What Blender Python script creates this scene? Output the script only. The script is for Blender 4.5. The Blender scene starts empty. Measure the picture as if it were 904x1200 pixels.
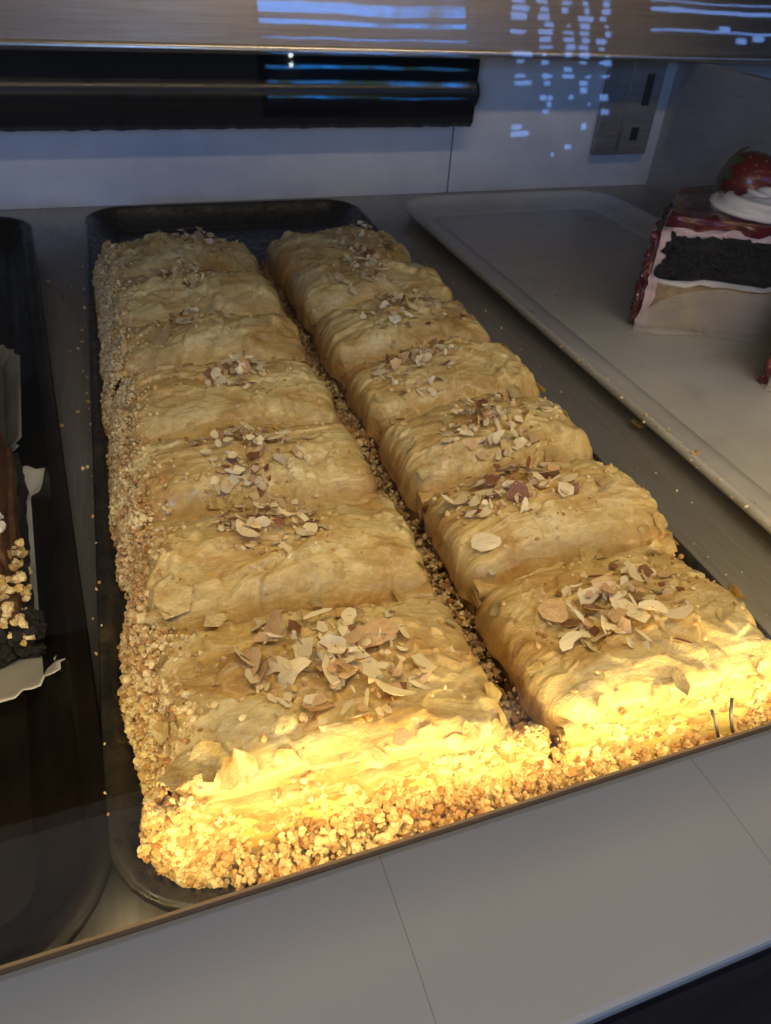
import bpy, math, random
import numpy as np
from mathutils import Vector, Matrix, noise, Euler

# ------------------------------------------------------------------ camera, world, lamps, exposure
S = 0.22                       # one layout unit in metres (the camera stands one unit above the case shelf)
sc = bpy.context.scene
COL = sc.collection
R = math.radians
rng = random.Random(7)

ROT = ((0.94366819, 0.16483287, -0.28691545),
       (-0.32618743, 0.60911392, -0.72289833),
       (0.05560679, 0.77576437, 0.62856784))
cam = bpy.data.cameras.new('camera'); camo = bpy.data.objects.new('camera', cam); COL.objects.link(camo)
camo.matrix_world = Matrix.Translation((0, 0, S)) @ Matrix(ROT).to_4x4()
cam.sensor_fit = 'VERTICAL'; cam.sensor_height = 36.0; cam.sensor_width = 27.12
cam.lens = 36.0 * 835.5 / 1200.0
cam.clip_start = 0.01; cam.clip_end = 60
cam.dof.use_dof = True; cam.dof.focus_distance = 1.15 * S; cam.dof.aperture_fstop = 32
sc.camera = camo

W = bpy.data.worlds.new('World'); sc.world = W; W.use_nodes = True
W.node_tree.nodes['Background'].inputs[0].default_value = (0.86, 0.84, 0.84, 1)
W.node_tree.nodes['Background'].inputs[1].default_value = 0.055
vs = sc.view_settings; vs.view_transform = 'Standard'; vs.look = 'None'; vs.gamma = 1; vs.exposure = 0; vs.use_curve_mapping = False

def lamp(name, loc, target, size, size_y, power, color, spread=180):
    l = bpy.data.lights.new(name, 'AREA'); l.shape = 'RECTANGLE'; l.size = size * S; l.size_y = size_y * S
    l.energy = power; l.color = color; l.spread = R(spread)
    o = bpy.data.objects.new(name, l); COL.objects.link(o); o.location = Vector(loc) * S
    o.rotation_euler = (Vector(target) - Vector(loc)).to_track_quat('-Z', 'X').to_euler()
    # long side along the case
    d = (Vector(target) - Vector(loc)).normalized(); x = Vector((1, 0, 0)); z = -d; y = z.cross(x).normalized()
    o.rotation_euler = Matrix((x, y, z)).transposed().to_euler()
    return o
WARM = (1.0, 0.66, 0.30)
lamp('led_strip_light', (0.55, 0.366, 0.200), (0.55, 0.75, 0.20), 2.6, 0.012, 0.33, (1.0, 0.72, 0.27), 175)
lamp('case_top_light', (0.55, 0.575, 1.07), (0.55, 0.72, 0.1), 2.6, 0.04, 0.39, (1.0, 0.72, 0.38), 150)
lamp('added_blue_fill', (-5.5, -7.0, 2.0), (0.8, 3.5, 0.4), 4.0, 2.5, 14.0, (0.25, 0.46, 1.0))  # added blue fill for the back wall, clear of the reflected windows
lamp('added_ledge_fill', (1.5, -2.2, 6.5), (0.6, 0.6, 0.0), 4.0, 2.0, 4.2, (1.0, 0.97, 0.92))  # added overhead fill to brighten the front ledge
lamp('added_fascia_fill', (0.7, 2.75, 1.45), (0.7, 3.4, 0.85), 4.2, 0.05, 0.17, (1.0, 0.76, 0.5), 70)  # added warm fill aimed at the steel fascia

# ------------------------------------------------------------------ helpers
def px_ray(u, v):
    c = Vector((u - 452.0, -(v - 600.0), -835.5)); return Matrix(ROT) @ c
def at_z(u, v, z):             # layout point on height z seen at photo pixel u, v
    r = px_ray(u, v); t = (z - 1.0) / r.z; return Vector((r.x * t, r.y * t, z))

def setp(o, label=None, cat=None, group=None, kind=None):
    if label: o['label'] = label
    if cat: o['category'] = cat
    if group: o['group'] = group
    if kind: o['kind'] = kind
    return o
def empty(name, loc, label, cat, group=None, rz=0.0):
    o = bpy.data.objects.new(name, None); COL.objects.link(o); o.empty_display_size = 0.01
    o.location = Vector(loc) * S; o.rotation_euler = (0, 0, rz)
    return setp(o, label, cat, group)
def link(name, me, parent=None, loc=(0, 0, 0), rot=None):
    o = bpy.data.objects.new(name, me); COL.objects.link(o)
    o.location = Vector(loc) * S
    if rot is not None: o.rotation_euler = rot
    if parent is not None: o.parent = parent
    return o

class MB:
    def __init__(s): s.v = []; s.f = []; s.m = []
    def add(s, vs_, fs, mi=0):
        b = len(s.v); s.v += [tuple(p) for p in vs_]; s.f += [tuple(i + b for i in f) for f in fs]; s.m += [mi] * len(fs); return s
    def box(s, x0, x1, y0, y1, z0, z1, mi=0, M=None):
        p = [(x, y, z) for z in (z0, z1) for y in (y0, y1) for x in (x0, x1)]
        if M is not None: p = [tuple(M @ Vector(q)) for q in p]
        return s.add(p, [(0, 2, 3, 1), (4, 5, 7, 6), (0, 1, 5, 4), (1, 3, 7, 5), (3, 2, 6, 7), (2, 0, 4, 6)], mi)
    def tube(s, pts, r, n=8, mi=0):
        pts = [Vector(p) for p in pts]; rings = []
        for i, p in enumerate(pts):
            d = (pts[min(i + 1, len(pts) - 1)] - pts[max(i - 1, 0)]).normalized()
            a = d.cross(Vector((0, 0, 1)));
            if a.length < 1e-3: a = d.cross(Vector((1, 0, 0)))
            a.normalize(); b = d.cross(a)
            rr = r[i] if isinstance(r, (list, tuple)) else r
            rings.append([p + (a * math.cos(t) + b * math.sin(t)) * rr for t in [2 * math.pi * k / n for k in range(n)]])
        vv = [q for g in rings for q in g]; ff = []
        for i in range(len(pts) - 1):
            for k in range(n): ff.append((i * n + k, i * n + (k + 1) % n, (i + 1) * n + (k + 1) % n, (i + 1) * n + k))
        ff.append(tuple(range(n))[::-1]); ff.append(tuple((len(pts) - 1) * n + k for k in range(n)))
        return s.add(vv, ff, mi)
    def mesh(s, name, mats, smooth=True):
        me = bpy.data.meshes.new(name); me.from_pydata([(a * S, b * S, c * S) for a, b, c in s.v], [], s.f); 
        for m in (mats if isinstance(mats, (list, tuple)) else [mats]): me.materials.append(m)
        me.polygons.foreach_set('material_index', s.m); me.polygons.foreach_set('use_smooth', [smooth] * len(s.f))
        me.update(); return me
    def build(s, name, mats, parent=None, loc=(0, 0, 0), rot=None, smooth=False, bevel=0):
        o = link(name, s.mesh(name, mats, smooth), parent, loc, rot)
        if bevel:
            b = o.modifiers.new('b', 'BEVEL'); b.width = bevel * S; b.segments = 3; b.limit_method = 'ANGLE'; b.harden_normals = False
        return o
def grid_faces(nu, nv, wrap_u=False, wrap_v=False):
    f = []
    for j in range(nv if wrap_v else nv - 1):
        for i in range(nu if wrap_u else nu - 1):
            f.append((j * nu + i, j * nu + (i + 1) % nu, ((j + 1) % nv) * nu + (i + 1) % nu, ((j + 1) % nv) * nu + i))
    return f

# ------------------------------------------------------------------ materials
class N:
    def __init__(s, name):
        s.m = bpy.data.materials.new(name); s.m.use_nodes = True; s.t = s.m.node_tree; s.n = s.t.nodes
        s.b = s.n['Principled BSDF']; s.out = s.n['Material Output']
        tc = s.n.new('ShaderNodeTexCoord'); s.oi = s.n.new('ShaderNodeObjectInfo')
        mp = s.n.new('ShaderNodeVectorMath'); mp.operation = 'SCALE'; mp.inputs['Scale'].default_value = 1 / S
        s.l(tc.outputs['Object'], mp.inputs[0])
        ad = s.n.new('ShaderNodeVectorMath'); ad.operation = 'ADD'; s.l(mp.outputs[0], ad.inputs[0])
        sc_ = s.n.new('ShaderNodeMath'); sc_.operation = 'MULTIPLY'; sc_.inputs[1].default_value = 37.0
        s.l(s.oi.outputs['Random'], sc_.inputs[0]); s.l(sc_.outputs[0], ad.inputs[1])
        s.co = ad.outputs[0]; s.raw = mp.outputs[0]
    def l(s, a, b): s.t.links.new(a, b)
    def noise(s, scale, detail=4, rough=0.55, stretch=None, dist=0, raw=False):
        n = s.n.new('ShaderNodeTexNoise'); n.inputs['Scale'].default_value = scale; n.inputs['Detail'].default_value = detail
        n.inputs['Roughness'].default_value = rough; n.inputs['Distortion'].default_value = dist
        c = s.raw if raw else s.co
        if stretch:
            mp = s.n.new('ShaderNodeVectorMath'); mp.operation = 'MULTIPLY'; mp.inputs[1].default_value = stretch; s.l(c, mp.inputs[0]); c = mp.outputs[0]
        s.l(c, n.inputs['Vector']); return n.outputs['Fac']
    def vor(s, scale, feature='F1', out='Distance'):
        n = s.n.new('ShaderNodeTexVoronoi'); n.inputs['Scale'].default_value = scale; n.feature = feature; s.l(s.co, n.inputs['Vector']); return n.outputs[out]
    def ramp(s, fac, stops):
        r = s.n.new('ShaderNodeValToRGB'); e = r.color_ramp.elements
        while len(e) < len(stops): e.new(0.5)
        for k, (p, c) in enumerate(stops):
            e[k].position = p; e[k].color = (c, c, c, 1) if isinstance(c, (int, float)) else (*c, 1)
        s.l(fac, r.inputs[0]); return r.outputs[0]
    def mix(s, fac, a, b, mode='MIX'):
        m = s.n.new('ShaderNodeMix'); m.data_type = 'RGBA'; m.blend_type = mode
        for inp, val in ((m.inputs[0], fac), (m.inputs[6], a), (m.inputs[7], b)):
            if hasattr(val, 'is_linked'): s.l(val, inp)
            elif isinstance(val, (int, float)): inp.default_value = val
            else: inp.default_value = (*val, 1)
        return m.outputs[2]
    def math(s, op, a, b=0.0):
        m = s.n.new('ShaderNodeMath'); m.operation = op
        for k, val in ((0, a), (1, b)):
            if hasattr(val, 'is_linked'): s.l(val, m.inputs[k])
            else: m.inputs[k].default_value = val
        return m.outputs[0]
    def set(s, **k):
        for key, val in k.items():
            inp = s.b.inputs[{'color': 'Base Color', 'rough': 'Roughness', 'metal': 'Metallic', 'ior': 'IOR', 'coat': 'Coat Weight', 'coatr': 'Coat Roughness',
                              'sss': 'Subsurface Weight', 'spec': 'Specular IOR Level', 'alpha': 'Alpha', 'trans': 'Transmission Weight', 'aniso': 'Anisotropic'}[key]]
            if hasattr(val, 'is_linked'): s.l(val, inp)
            elif isinstance(val, (int, float)): inp.default_value = val
            else: inp.default_value = (*val, 1)
        return s
    def sssr(s, r, scale):
        s.b.inputs['Subsurface Radius'].default_value = r; s.b.inputs['Subsurface Scale'].default_value = scale; return s
    def bump(s, h, strength, dist, prev=None):
        b = s.n.new('ShaderNodeBump'); b.inputs['Strength'].default_value = strength; b.inputs['Distance'].default_value = dist * S
        s.l(h, b.inputs['Height'])
        if prev is not None: s.l(prev, b.inputs['Normal'])
        s.l(b.outputs[0], s.b.inputs['Normal']); return b.outputs[0]

def m_filo(name='glazed_filo', toasted=0.72):
    m = N(name)
    a = m.noise(7, 5, 0.6, (1, 1.6, 1), 0.6); c = m.noise(26, 5, 0.65, (1, 1.8, 1), 0.8); d = m.noise(3, 3, 0.5)
    base = m.ramp(a, [(0.30, (0.50, 0.27, 0.075)), (0.42, (0.72, 0.49, 0.17)), (0.54, (0.86, 0.68, 0.30)), (0.72, (0.93, 0.81, 0.46))])
    br = m.ramp(c, [(0.50, 0.0), (0.72, 0.6)])
    base = m.mix(br, base, (0.42, 0.23, 0.07))
    st = m.ramp(d, [(0.52, 0.0), (0.68, 0.45)])
    base = m.mix(st, base, (0.44, 0.25, 0.08))
    sp = m.ramp(m.vor(34), [(0.0, 1.0), (0.10, 0.0)]); sel = m.ramp(m.noise(19, 1), [(0.60, 0.0), (0.66, 0.8)])
    base = m.mix(m.math('MULTIPLY', sp, sel), base, (0.20, 0.08, 0.03))
    rr = m.ramp(m.noise(14, 4), [(0.35, 0.22), (0.65, 0.52)])
    fine = m.noise(70, 6, 0.7, (1, 2.2, 1), 0.5)
    base = m.mix(m.ramp(fine, [(0.38, 0.45), (0.54, 0.0)]), base, (0.52, 0.35, 0.13))
    base = m.mix(m.ramp(m.noise(44, 5, 0.7, None, 0.6), [(0.58, 0.0), (0.70, 0.55)]), base, (0.90, 0.82, 0.58))
    sx = m.n.new('ShaderNodeSeparateXYZ'); m.l(m.raw, sx.inputs[0])      # toasted, syrup-soaked rolled edges of each slice
    edge = m.ramp(m.math('ADD', sx.outputs[2], m.math('MULTIPLY', m.math('SUBTRACT', c, 0.5), 0.09)), [(0.115, 1.0), (0.165, 0.45), (0.200, 0.0)])
    base = m.mix(m.math('MULTIPLY', edge, toasted), base, (0.44, 0.215, 0.055))
    m.set(color=base, rough=rr, coat=0.42, coatr=0.2, sss=0.22, ior=1.45).sssr((1.0, 0.6, 0.25), 0.0022)
    w = m.noise(22, 5, 0.6, (0.7, 2.2, 1), 1.3); b1 = m.bump(w, 0.6, 0.010)
    m.bump(m.noise(75, 6, 0.7, (1, 1.8, 1), 0.8), 0.6, 0.004, b1)
    return m.m
def m_side():
    m = N('layered_filo_side')
    w = m.noise(14, 6, 0.6, (1, 1, 9), 0.5); g = m.noise(10, 3)
    c = m.ramp(w, [(0.34, (0.20, 0.085, 0.022)), (0.5, (0.42, 0.21, 0.065)), (0.66, (0.62, 0.39, 0.15))])
    m.set(color=c, rough=0.5, sss=0.2, coat=0.2).sssr((1, .5, .2), 0.0015)
    m.bump(w, 0.9, 0.012); return m.m
def m_custard():
    m = N('yellow_custard'); w = m.noise(18, 4)
    m.set(color=m.ramp(w, [(0.35, (0.86, 0.60, 0.16)), (0.65, (0.93, 0.76, 0.32))]), rough=0.35, sss=0.3, coat=0.2).sssr((1, .7, .25), 0.003)
    m.bump(w, 0.6, 0.012); return m.m
def m_crumb(name, c0, c1, c2):
    m = N(name)
    geo = m.n.new('ShaderNodeNewGeometry')
    c = m.ramp(geo.outputs['Random Per Island'], [(0.0, c0), (0.30, c1), (0.7, c2), (1.0, tuple(min(1, x * 1.12) for x in c2))])
    n = m.noise(60, 3)
    c = m.mix(m.ramp(n, [(0.5, 0.0), (0.7, 0.5)]), c, (0.52, 0.28, 0.09))
    c = m.mix(m.ramp(m.noise(9, 4), [(0.50, 0.0), (0.66, 0.6)]), c, (0.50, 0.24, 0.07))
    m.set(color=c, rough=0.6, sss=0.15).sssr((1, .6, .25), 0.0012)
    m.bump(m.noise(150, 3), 0.5, 0.004); return m.m
def m_almond(name, a, b, seed_mix=0.5):
    m = N(name); w = m.noise(30, 4, 0.6, (1, 3, 1))
    c = m.ramp(w, [(0.3, a), (0.7, b)])
    hs = m.n.new('ShaderNodeHueSaturation'); m.l(c, hs.inputs['Color'])
    v = m.math('ADD', m.math('MULTIPLY', m.oi.outputs['Random'], 0.40), 0.78); m.l(v, hs.inputs['Value'])
    m.set(color=hs.outputs[0], rough=0.42, sss=0.2, coat=0.15).sssr((1, .7, .4), 0.001)
    m.bump(w, 0.4, 0.003); return m.m
def plain(name, c, rough=0.5, metal=0.0, nz=None, amt=0.25, **k):
    m = N(name)
    w = m.noise(*(nz or (8, 5)))
    dark = tuple(x * (1 - amt) for x in c)
    m.set(color=m.mix(m.ramp(w, [(0.35, 0.0), (0.68, 1.0)]), dark, c), metal=metal, rough=m.ramp(w, [(0.3, max(0.02, rough - 0.07)), (0.7, min(1, rough + 0.09))]), **k)
    return m
def brushed(name, c, rough, stretch, metal=1.0, bump=0.25, smear=0.3, same=False):
    m = N(name)
    if same: m.co = m.raw
    w = m.noise(6, 5, 0.65, stretch); s2 = m.noise(2.2, 5, 0.6, (1, 1, 1), 0.6)
    col = m.mix(m.ramp(w, [(0.3, 0.0), (0.7, 1.0)]), tuple(x * 0.72 for x in c), c)
    col = m.mix(m.ramp(s2, [(0.42, 0.0), (0.7, smear)]), col, tuple(x * 0.5 for x in c))
    m.set(color=col, metal=metal, rough=m.ramp(s2, [(0.3, rough - 0.06), (0.7, rough + 0.12)]))
    m.bump(w, bump, 0.002); return m.m

FILO = m_filo(); FILOS = m_filo('pale_filo_sheet', 0.0); SIDE = m_side(); CUST = m_custard()
CRUMB = m_crumb('crumb', (0.40, 0.18, 0.055), (0.74, 0.50, 0.21), (0.90, 0.74, 0.42))
ALM = m_almond('almond_flesh', (0.89, 0.70, 0.40), (0.95, 0.83, 0.56))
ALM2 = m_almond('toasted_almond', (0.58, 0.34, 0.15), (0.78, 0.56, 0.32))
SKIN = m_almond('almond_skin', (0.17, 0.065, 0.028), (0.34, 0.15, 0.07))
SHELF = brushed('brushed_steel_shelf', (0.44, 0.42, 0.395), 0.42, (26, 1.2, 1), 0.6)
FASC = brushed('brushed_steel_fascia', (0.50, 0.42, 0.35), 0.40, (0.6, 1, 34), 0.6, 0.3)
WALLM = plain('white_wall_panel', (0.74, 0.75, 0.77), 0.42, nz=(5, 5), amt=0.14).m
SIDEM = brushed('grey_side_steel', (0.55, 0.53, 0.51), 0.40, (1, 2, 20), 0.5, 0.2)
BLACK = plain('black_rubber', (0.016, 0.016, 0.018), 0.34, nz=(9, 5)).m
def m_tray():
    m = N('seasoned_dark_tray')
    a = m.noise(9, 6, 0.65); b = m.noise(34, 5, 0.6)
    c = m.ramp(a, [(0.38, (0.010, 0.010, 0.011)), (0.60, (0.030, 0.026, 0.021)), (0.74, (0.10, 0.078, 0.045))])
    m.set(color=c, rough=m.ramp(b, [(0.35, 0.20), (0.65, 0.46)]), spec=0.4)
    m.bump(b, 0.35, 0.004); return m.m
TRAYM = m_tray()
def m_tray2():
    m = N('black_enamel_tray'); a = m.noise(6, 5); b = m.noise(40, 4, 0.6, (1, 0.25, 1))
    m.set(color=m.ramp(a, [(0.4, (0.005, 0.004, 0.004)), (0.7, (0.013, 0.009, 0.007))]), rough=m.ramp(b, [(0.35, 0.30), (0.7, 0.5)]), spec=0.14)
    m.bump(b, 0.2, 0.003); return m.m
TRAYB = m_tray2()
def m_white_tray():
    m = N('worn_fibreglass_tray'); a = m.noise(2.6, 5, 0.6); b = m.noise(40, 4); sp = m.ramp(m.vor(7), [(0.0, 1.0), (0.035, 0.0)])
    c = m.ramp(a, [(0.35, (0.50, 0.48, 0.45)), (0.62, (0.62, 0.60, 0.56))])
    c = m.mix(m.ramp(m.noise(5, 6, 0.7), [(0.56, 0.0), (0.70, 0.4)]), c, (0.33, 0.30, 0.25))
    c = m.mix(m.math('MULTIPLY', sp, 0.7), c, (0.10, 0.06, 0.04))
    m.set(color=c, rough=m.ramp(a, [(0.3, 0.26), (0.7, 0.42)])); m.bump(b, 0.12, 0.002); return m.m
WTRAY = m_white_tray()

# ------------------------------------------------------------------ the case
mb = MB(); mb.box(-2.6, 2.8, 0.352, 3.52, -0.05, 0.0)
setp(mb.build('case_shelf', SHELF), 'brushed steel floor of the bakery case under the trays', kind='structure')
mb = MB(); mb.box(-12, 16, -12.3, 0.1, -4.6, -4.5)
setp(mb.build('shop_floor', plain('shop_floor_brown', (0.055, 0.036, 0.028), 0.8, nz=(3, 5)).m), 'dark brown floor of the shop outside the case', kind='structure')

mb = MB(); mb.box(-6, 8, 0.16, 0.30, -4.5, 0.055)
setp(mb.build('cabinet_front', plain('dark_brown_laminate', (0.060, 0.038, 0.028), 0.5, nz=(4, 5)).m), 'dark brown cabinet front below the grey ledge', kind='structure')

# back wall: two panels meeting at a fine joint
bw = bpy.data.objects.new('back_wall', None); COL.objects.link(bw); bw.location = (0, 3.5 * S, 0)
setp(bw, 'white panelled back wall of the case', kind='structure')
for x0, x1 in ((-2.6, 1.597), (1.603, 5.2)):
    MB().box(x0, x1, 0, 0.06, 0.0, 1.25).build('panel', WALLM, bw, bevel=0.004)
MB().box(1.590, 1.610, 0.004, 0.05, 0.0, 1.2).build('joint', plain('joint_dark', (0.10, 0.09, 0.09), 0.7).m, bw)
mb = MB(); mb.box(2.8, 2.86, 0.4, 3.499, -0.02, 0.597)
setp(mb.build('side_wall', SIDEM), 'grey metal right side wall of the case', kind='structure')

mb = MB(); mb.box(-2.66, 5.2, 0.80, 3.56, 1.78, 1.84)  # out of view, added to keep ambient light off the rear slices
setp(mb.build('unseen_case_top', plain('case_top_grey', (0.25, 0.25, 0.26), 0.5).m), 'unseen grey sheet metal top of the case, added to block light from above', kind='structure')
mb = MB(); mb.box(-2.66, -2.6, 0.4, 3.56, -0.05, 1.77)  # out of view, added to stop ambient light entering from the left
setp(mb.build('unseen_left_wall', SIDEM), 'unseen grey metal left side of the case, added to keep out room light', kind='structure')

# black rubber strip on back wall with a rough taped lower edge
t = empty('rubber_panel', (0, 3.48, 0.33), 'black rubber panel across the back wall under the steel fascia', 'panel')
mb = MB(); n = 220; prof = [(-0.030, 0.0), (-0.045, 0.02), (-0.045, 0.085), (-0.07, 0.10), (-0.082, 0.125), (-0.07, 0.15), (-0.045, 0.16), (-0.045, 0.28)]
vv = []
for i in range(n):
    x = -2.5 + (1.655 + 2.5) * i / (n - 1); j = 0.006 * (noise.noise(Vector((x * 22, 0, 0))) + 0.6 * noise.noise(Vector((x * 70, 3, 0))))
    for k, (y, z) in enumerate(prof): vv.append((x, y, z + (j if k < 2 else 0)))
ff = grid_faces(len(prof), n); mb.add(vv, ff)
b0 = len(prof); 
mb.build('rubber_sheet', BLACK, t, smooth=True).modifiers.new('s', 'SOLIDIFY').thickness = 0.025 * S
mb = MB()
for i in range(9):
    x = -1.2 + i * 0.31 + rng.uniform(-.08, .08); mb.box(x, x + rng.uniform(.015, .04), -0.052, -0.046, -0.012, 0.006)
mb.build('torn_tape', BLACK, t)['kind'] = 'stuff'

# steel fascia: rounded lower bead, broad brushed face
t = empty('steel_fascia', (0, 3.36, 0.6), 'brushed steel fascia rail with a bright rounded lower edge at the top', 'rail')
prof = [(0.10, 0.012), (0.03, 0.008)] + [(0.012 - 0.02 * math.sin(a), 0.012 - 0.014 * math.cos(a)) for a in [R(k) for k in (0, 25, 50, 75, 90, 110, 135)]] + [(0.0, 0.032), (0.006, 0.05), (0.055, 0.28), (0.105, 0.5)]
mb = MB(); mb.add([(x, y, z) for x in (-2.55, 5.2) for (y, z) in prof], grid_faces(len(prof), 2))
o = mb.build('brushed_face', FASC, t, smooth=True); o.modifiers.new('s', 'SOLIDIFY').thickness = 0.004 * S

MB().tube([(x / 10 - 2.54, -0.014, 0.016) for x in range(0, 774, 43)], 0.017, 16).build('rounded_edge', brushed('polished_edge', (0.85, 0.78, 0.68), 0.30, (0.5, 6, 6), 0.95, 0.1), t, smooth=True)

# switch plate
t = empty('outlet_plate', (2.555, 3.5, 0.165), 'grey metal outlet plate with two dark slots on the right of the back wall', 'outlet')
PL = brushed('plate_bronze', (0.40, 0.365, 0.33), 0.4, (1, 1, 8), 0.5)
MB().box(-0.165, 0.165, -0.03, 0, 0, 0.44).build('cover', PL, t, bevel=0.008)
MB().box(-0.035, -0.022, -0.036, -0.03, 0.02, 0.42).build('ridge', plain('plate_edge', (0.5, 0.46, 0.42), 0.3, 0.8).m, t)
for z0, z1, x in ((0.23, 0.37, 0.06), (0.07, 0.13, 0.04)):
    MB().box(x, x + 0.045, -0.034, -0.03, z0, z1).build('slot', BLACK, t, bevel=0.002)

for z in (0.03, 0.19, 0.40):
    o = MB().tube([(0.02, -0.029, z), (0.02, -0.035, z)], 0.010, 10).build('screw', PL, t)

# front ledge: gently sloping satin grey metal, gaps imitate soft reflected lines, folded outer edge
LEDGE = N('grey_satin_ledge'); LEDGE.co = LEDGE.raw
_s = LEDGE.noise(5, 6, 0.75, (3, 40, 1), 0.4); _t = LEDGE.noise(7, 5, 0.7, (30, 1.6, 1), 0.6); _u = LEDGE.noise(1.6, 3, 0.5)
LEDGE.set(color=LEDGE.mix(LEDGE.ramp(_s, [(0.60, 0.0), (0.78, 0.16)]), LEDGE.mix(LEDGE.ramp(_u, [(0.35, 0.0), (0.65, 1.0)]), (0.49, 0.47, 0.435), (0.53, 0.51, 0.475)), (0.36, 0.34, 0.31)),
          rough=LEDGE.ramp(_t, [(0.4, 0.28), (0.66, 0.38)])); LEDGE = LEDGE.m
t = empty('front_ledge', (0, 0.352, 0.19), 'grey satin metal ledge along the front of the case', 'ledge')
LE = plain('ledge_edge', (0.20, 0.13, 0.08), 0.5, 0.2).m
for x0, x1 in ((-1.6, -0.5505), (-0.55, 0.1595), (0.160, 0.5835), (0.584, 2.2)):
    pr = [(-0.002, -0.004), (-0.003, 0.003)] + [(-0.010 - 0.2 * k / 24, 0.006 + 0.004 * math.sin(k / 24 * math.pi)) for k in range(25)] + [(-0.215, 0.004), (-0.217, 0.0), (-0.217, -0.016), (-0.212, -0.024), (-0.19, -0.026)]
    mb = MB(); mb.add([(x, y, z) for x in (x0, x1) for (y, z) in pr], grid_faces(len(pr), 2))
    o = mb.build('panel', LEDGE, t, smooth=False); o.modifiers.new('s', 'SOLIDIFY').thickness = 0.003 * S
MB().box(-1.6, 2.2, -0.003, 0.001, -0.19, 0.0065).build('edge_strip', LE, t)
MB().box(-1.6, 2.2, -0.200, -0.004, -0.16, -0.13).build('base', BLACK, t)
t = empty('led_strip', (0, 0.36, 0.17), 'warm strip light hidden behind the front ledge', 'light')
MB().box(-0.8, 1.9, -0.003, 0.004, -0.012, 0.010).build('housing', plain('led_housing', (0.36, 0.25, 0.15), 0.5).m, t)

# the slanted pane of glass in front of everything
def m_glass():
    m = N('case_glass')
    t = m.n.new('ShaderNodeBsdfTransparent'); t.inputs[0].default_value = (0.965, 0.98, 0.975, 1)
    g = m.n.new('ShaderNodeBsdfGlossy'); g.inputs['Roughness'].default_value = 0.018
    bp_ = m.n.new('ShaderNodeBump'); bp_.inputs['Strength'].default_value = 0.25; bp_.inputs['Distance'].default_value = 0.0006 * S
    m.l(m.noise(7, 3, .5), bp_.inputs['Height']); m.l(bp_.outputs[0], g.inputs['Normal'])
    fr = m.n.new('ShaderNodeFresnel'); ge = m.n.new('ShaderNodeNewGeometry')
    m.l(m.math('SUBTRACT', 1.5, m.math('MULTIPLY', ge.outputs['Backfacing'], 1.5 - 1 / 1.5)), fr.inputs['IOR'])   # same reflectance on both faces
    mx = m.n.new('ShaderNodeMixShader'); m.l(fr.outputs[0], mx.inputs[0]); m.l(t.outputs[0], mx.inputs[1]); m.l(g.outputs[0], mx.inputs[2])
    m.l(mx.outputs[0], m.out.inputs['Surface']); return m.m
G = m_glass()
mb = MB(); mb.box(-1.6, 2.2, -0.006, 0.006, 0.0, 1.75)
o = mb.build('glass_pane', G, None, (0, 0.355, 0.20), (R(-12), 0, 0))
setp(o, 'slanted clear front glass reflecting a window with blinds', 'glass')

# ------------------------------------------------------------------ the shop window reflected in the glass
def emis(name, c, s, var=None):
    m = N(name); e = m.n.new('ShaderNodeEmission'); e.inputs[1].default_value = s
    if var:
        w = m.noise(*var); m.l(m.ramp(w, [(0.40, (0.02, 0.05, 0.04)), (0.5, tuple(x * 0.5 for x in c)), (0.56, c)]), e.inputs[0])
    else: e.inputs[0].default_value = (*c, 1)
    m.l(e.outputs[0], m.out.inputs[0]); return m.m
SKYE = emis('daylight_outside', (0.03, 0.30, 1.0), 11.0, (0.9, 6))
SKYP = emis('bright_daylight', (0.20, 0.40, 1.0), 7.0)
SLAT = plain('blind_slat', (0.07, 0.08, 0.11), 0.5).m
FRM = plain('dark_window_frame', (0.05, 0.05, 0.06), 0.5).m
t = empty('blind_window', (4.4, -12, 4.0), 'shop window with horizontal blinds behind the viewer seen in the glass', 'window')
MB().box(-1.75, 2.05, -0.32, -0.30, 0, 3.6).build('outside_view', SKYE, t)
for a in (-1.85, 2.05): MB().box(a, a + 0.1, -0.1, 0.05, -0.1, 3.7).build('frame_post', FRM, t)
MB().box(-1.75, 2.05, -0.1, 0.05, -0.1, 0.0).build('sill', FRM, t)
z = 0.08; k = 0
mes = MB().box(-1.75, 2.05, -0.10, 0.10, -0.006, 0.006).mesh('slat', SLAT, False)
while z < 3.5:
    low = z < 1.22; tilt = -72 if low else 4
    link('slat', mes, t, (0, 0, z), (R(tilt + rng.uniform(-6, 6)), R(rng.uniform(-.6, .6)), 0)); z += rng.choice((0.205, 0.235, 0.225)) if low else 0.27; k += 1
t = empty('lattice_window', (8.3, -12, 3.0), 'tall window of small bright panes behind the viewer seen in the glass', 'window')
MB().box(-1.25, 1.2, 0.0, 0.05, -0.2, 5).build('backing', FRM, t)
pm = MB().box(-0.13, 0.13, 0.06, 0.07, -0.045, 0.045).mesh('pane', SKYP, False)
for cx, wdt, p in ((-1.0, 1.6, 0.55), (-0.45, 0.9, 0.75), (0.0, 0.9, 0.7), (0.38, 0.8, 0.8), (0.78, 0.7, 0.7)):
    for q in range(38):
        zz = 0.1 + q * 0.118
        for rep_ in range(2):
          if rng.random() < (p * .95 if zz > 1.7 else p * 0.36 * max(0, zz)):
              o = link('pane', pm, t, (cx + rng.uniform(-.03, .03), 0, zz)); o.scale = (wdt * rng.uniform(.25, 1.0), 1, rng.uniform(.4, 1.15)); o.location.x += rng.uniform(-.07, .07) * S; o.rotation_euler = (0, R(rng.uniform(-3, 3)), 0)
t = empty('transom_window', (12.4, -12, 5.2), 'long bright transom window behind the viewer seen in the glass', 'window')
MB().box(-2.4, 3.4, 0.0, 0.05, -0.1, 2.2).build('frame', FRM, t)
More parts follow.
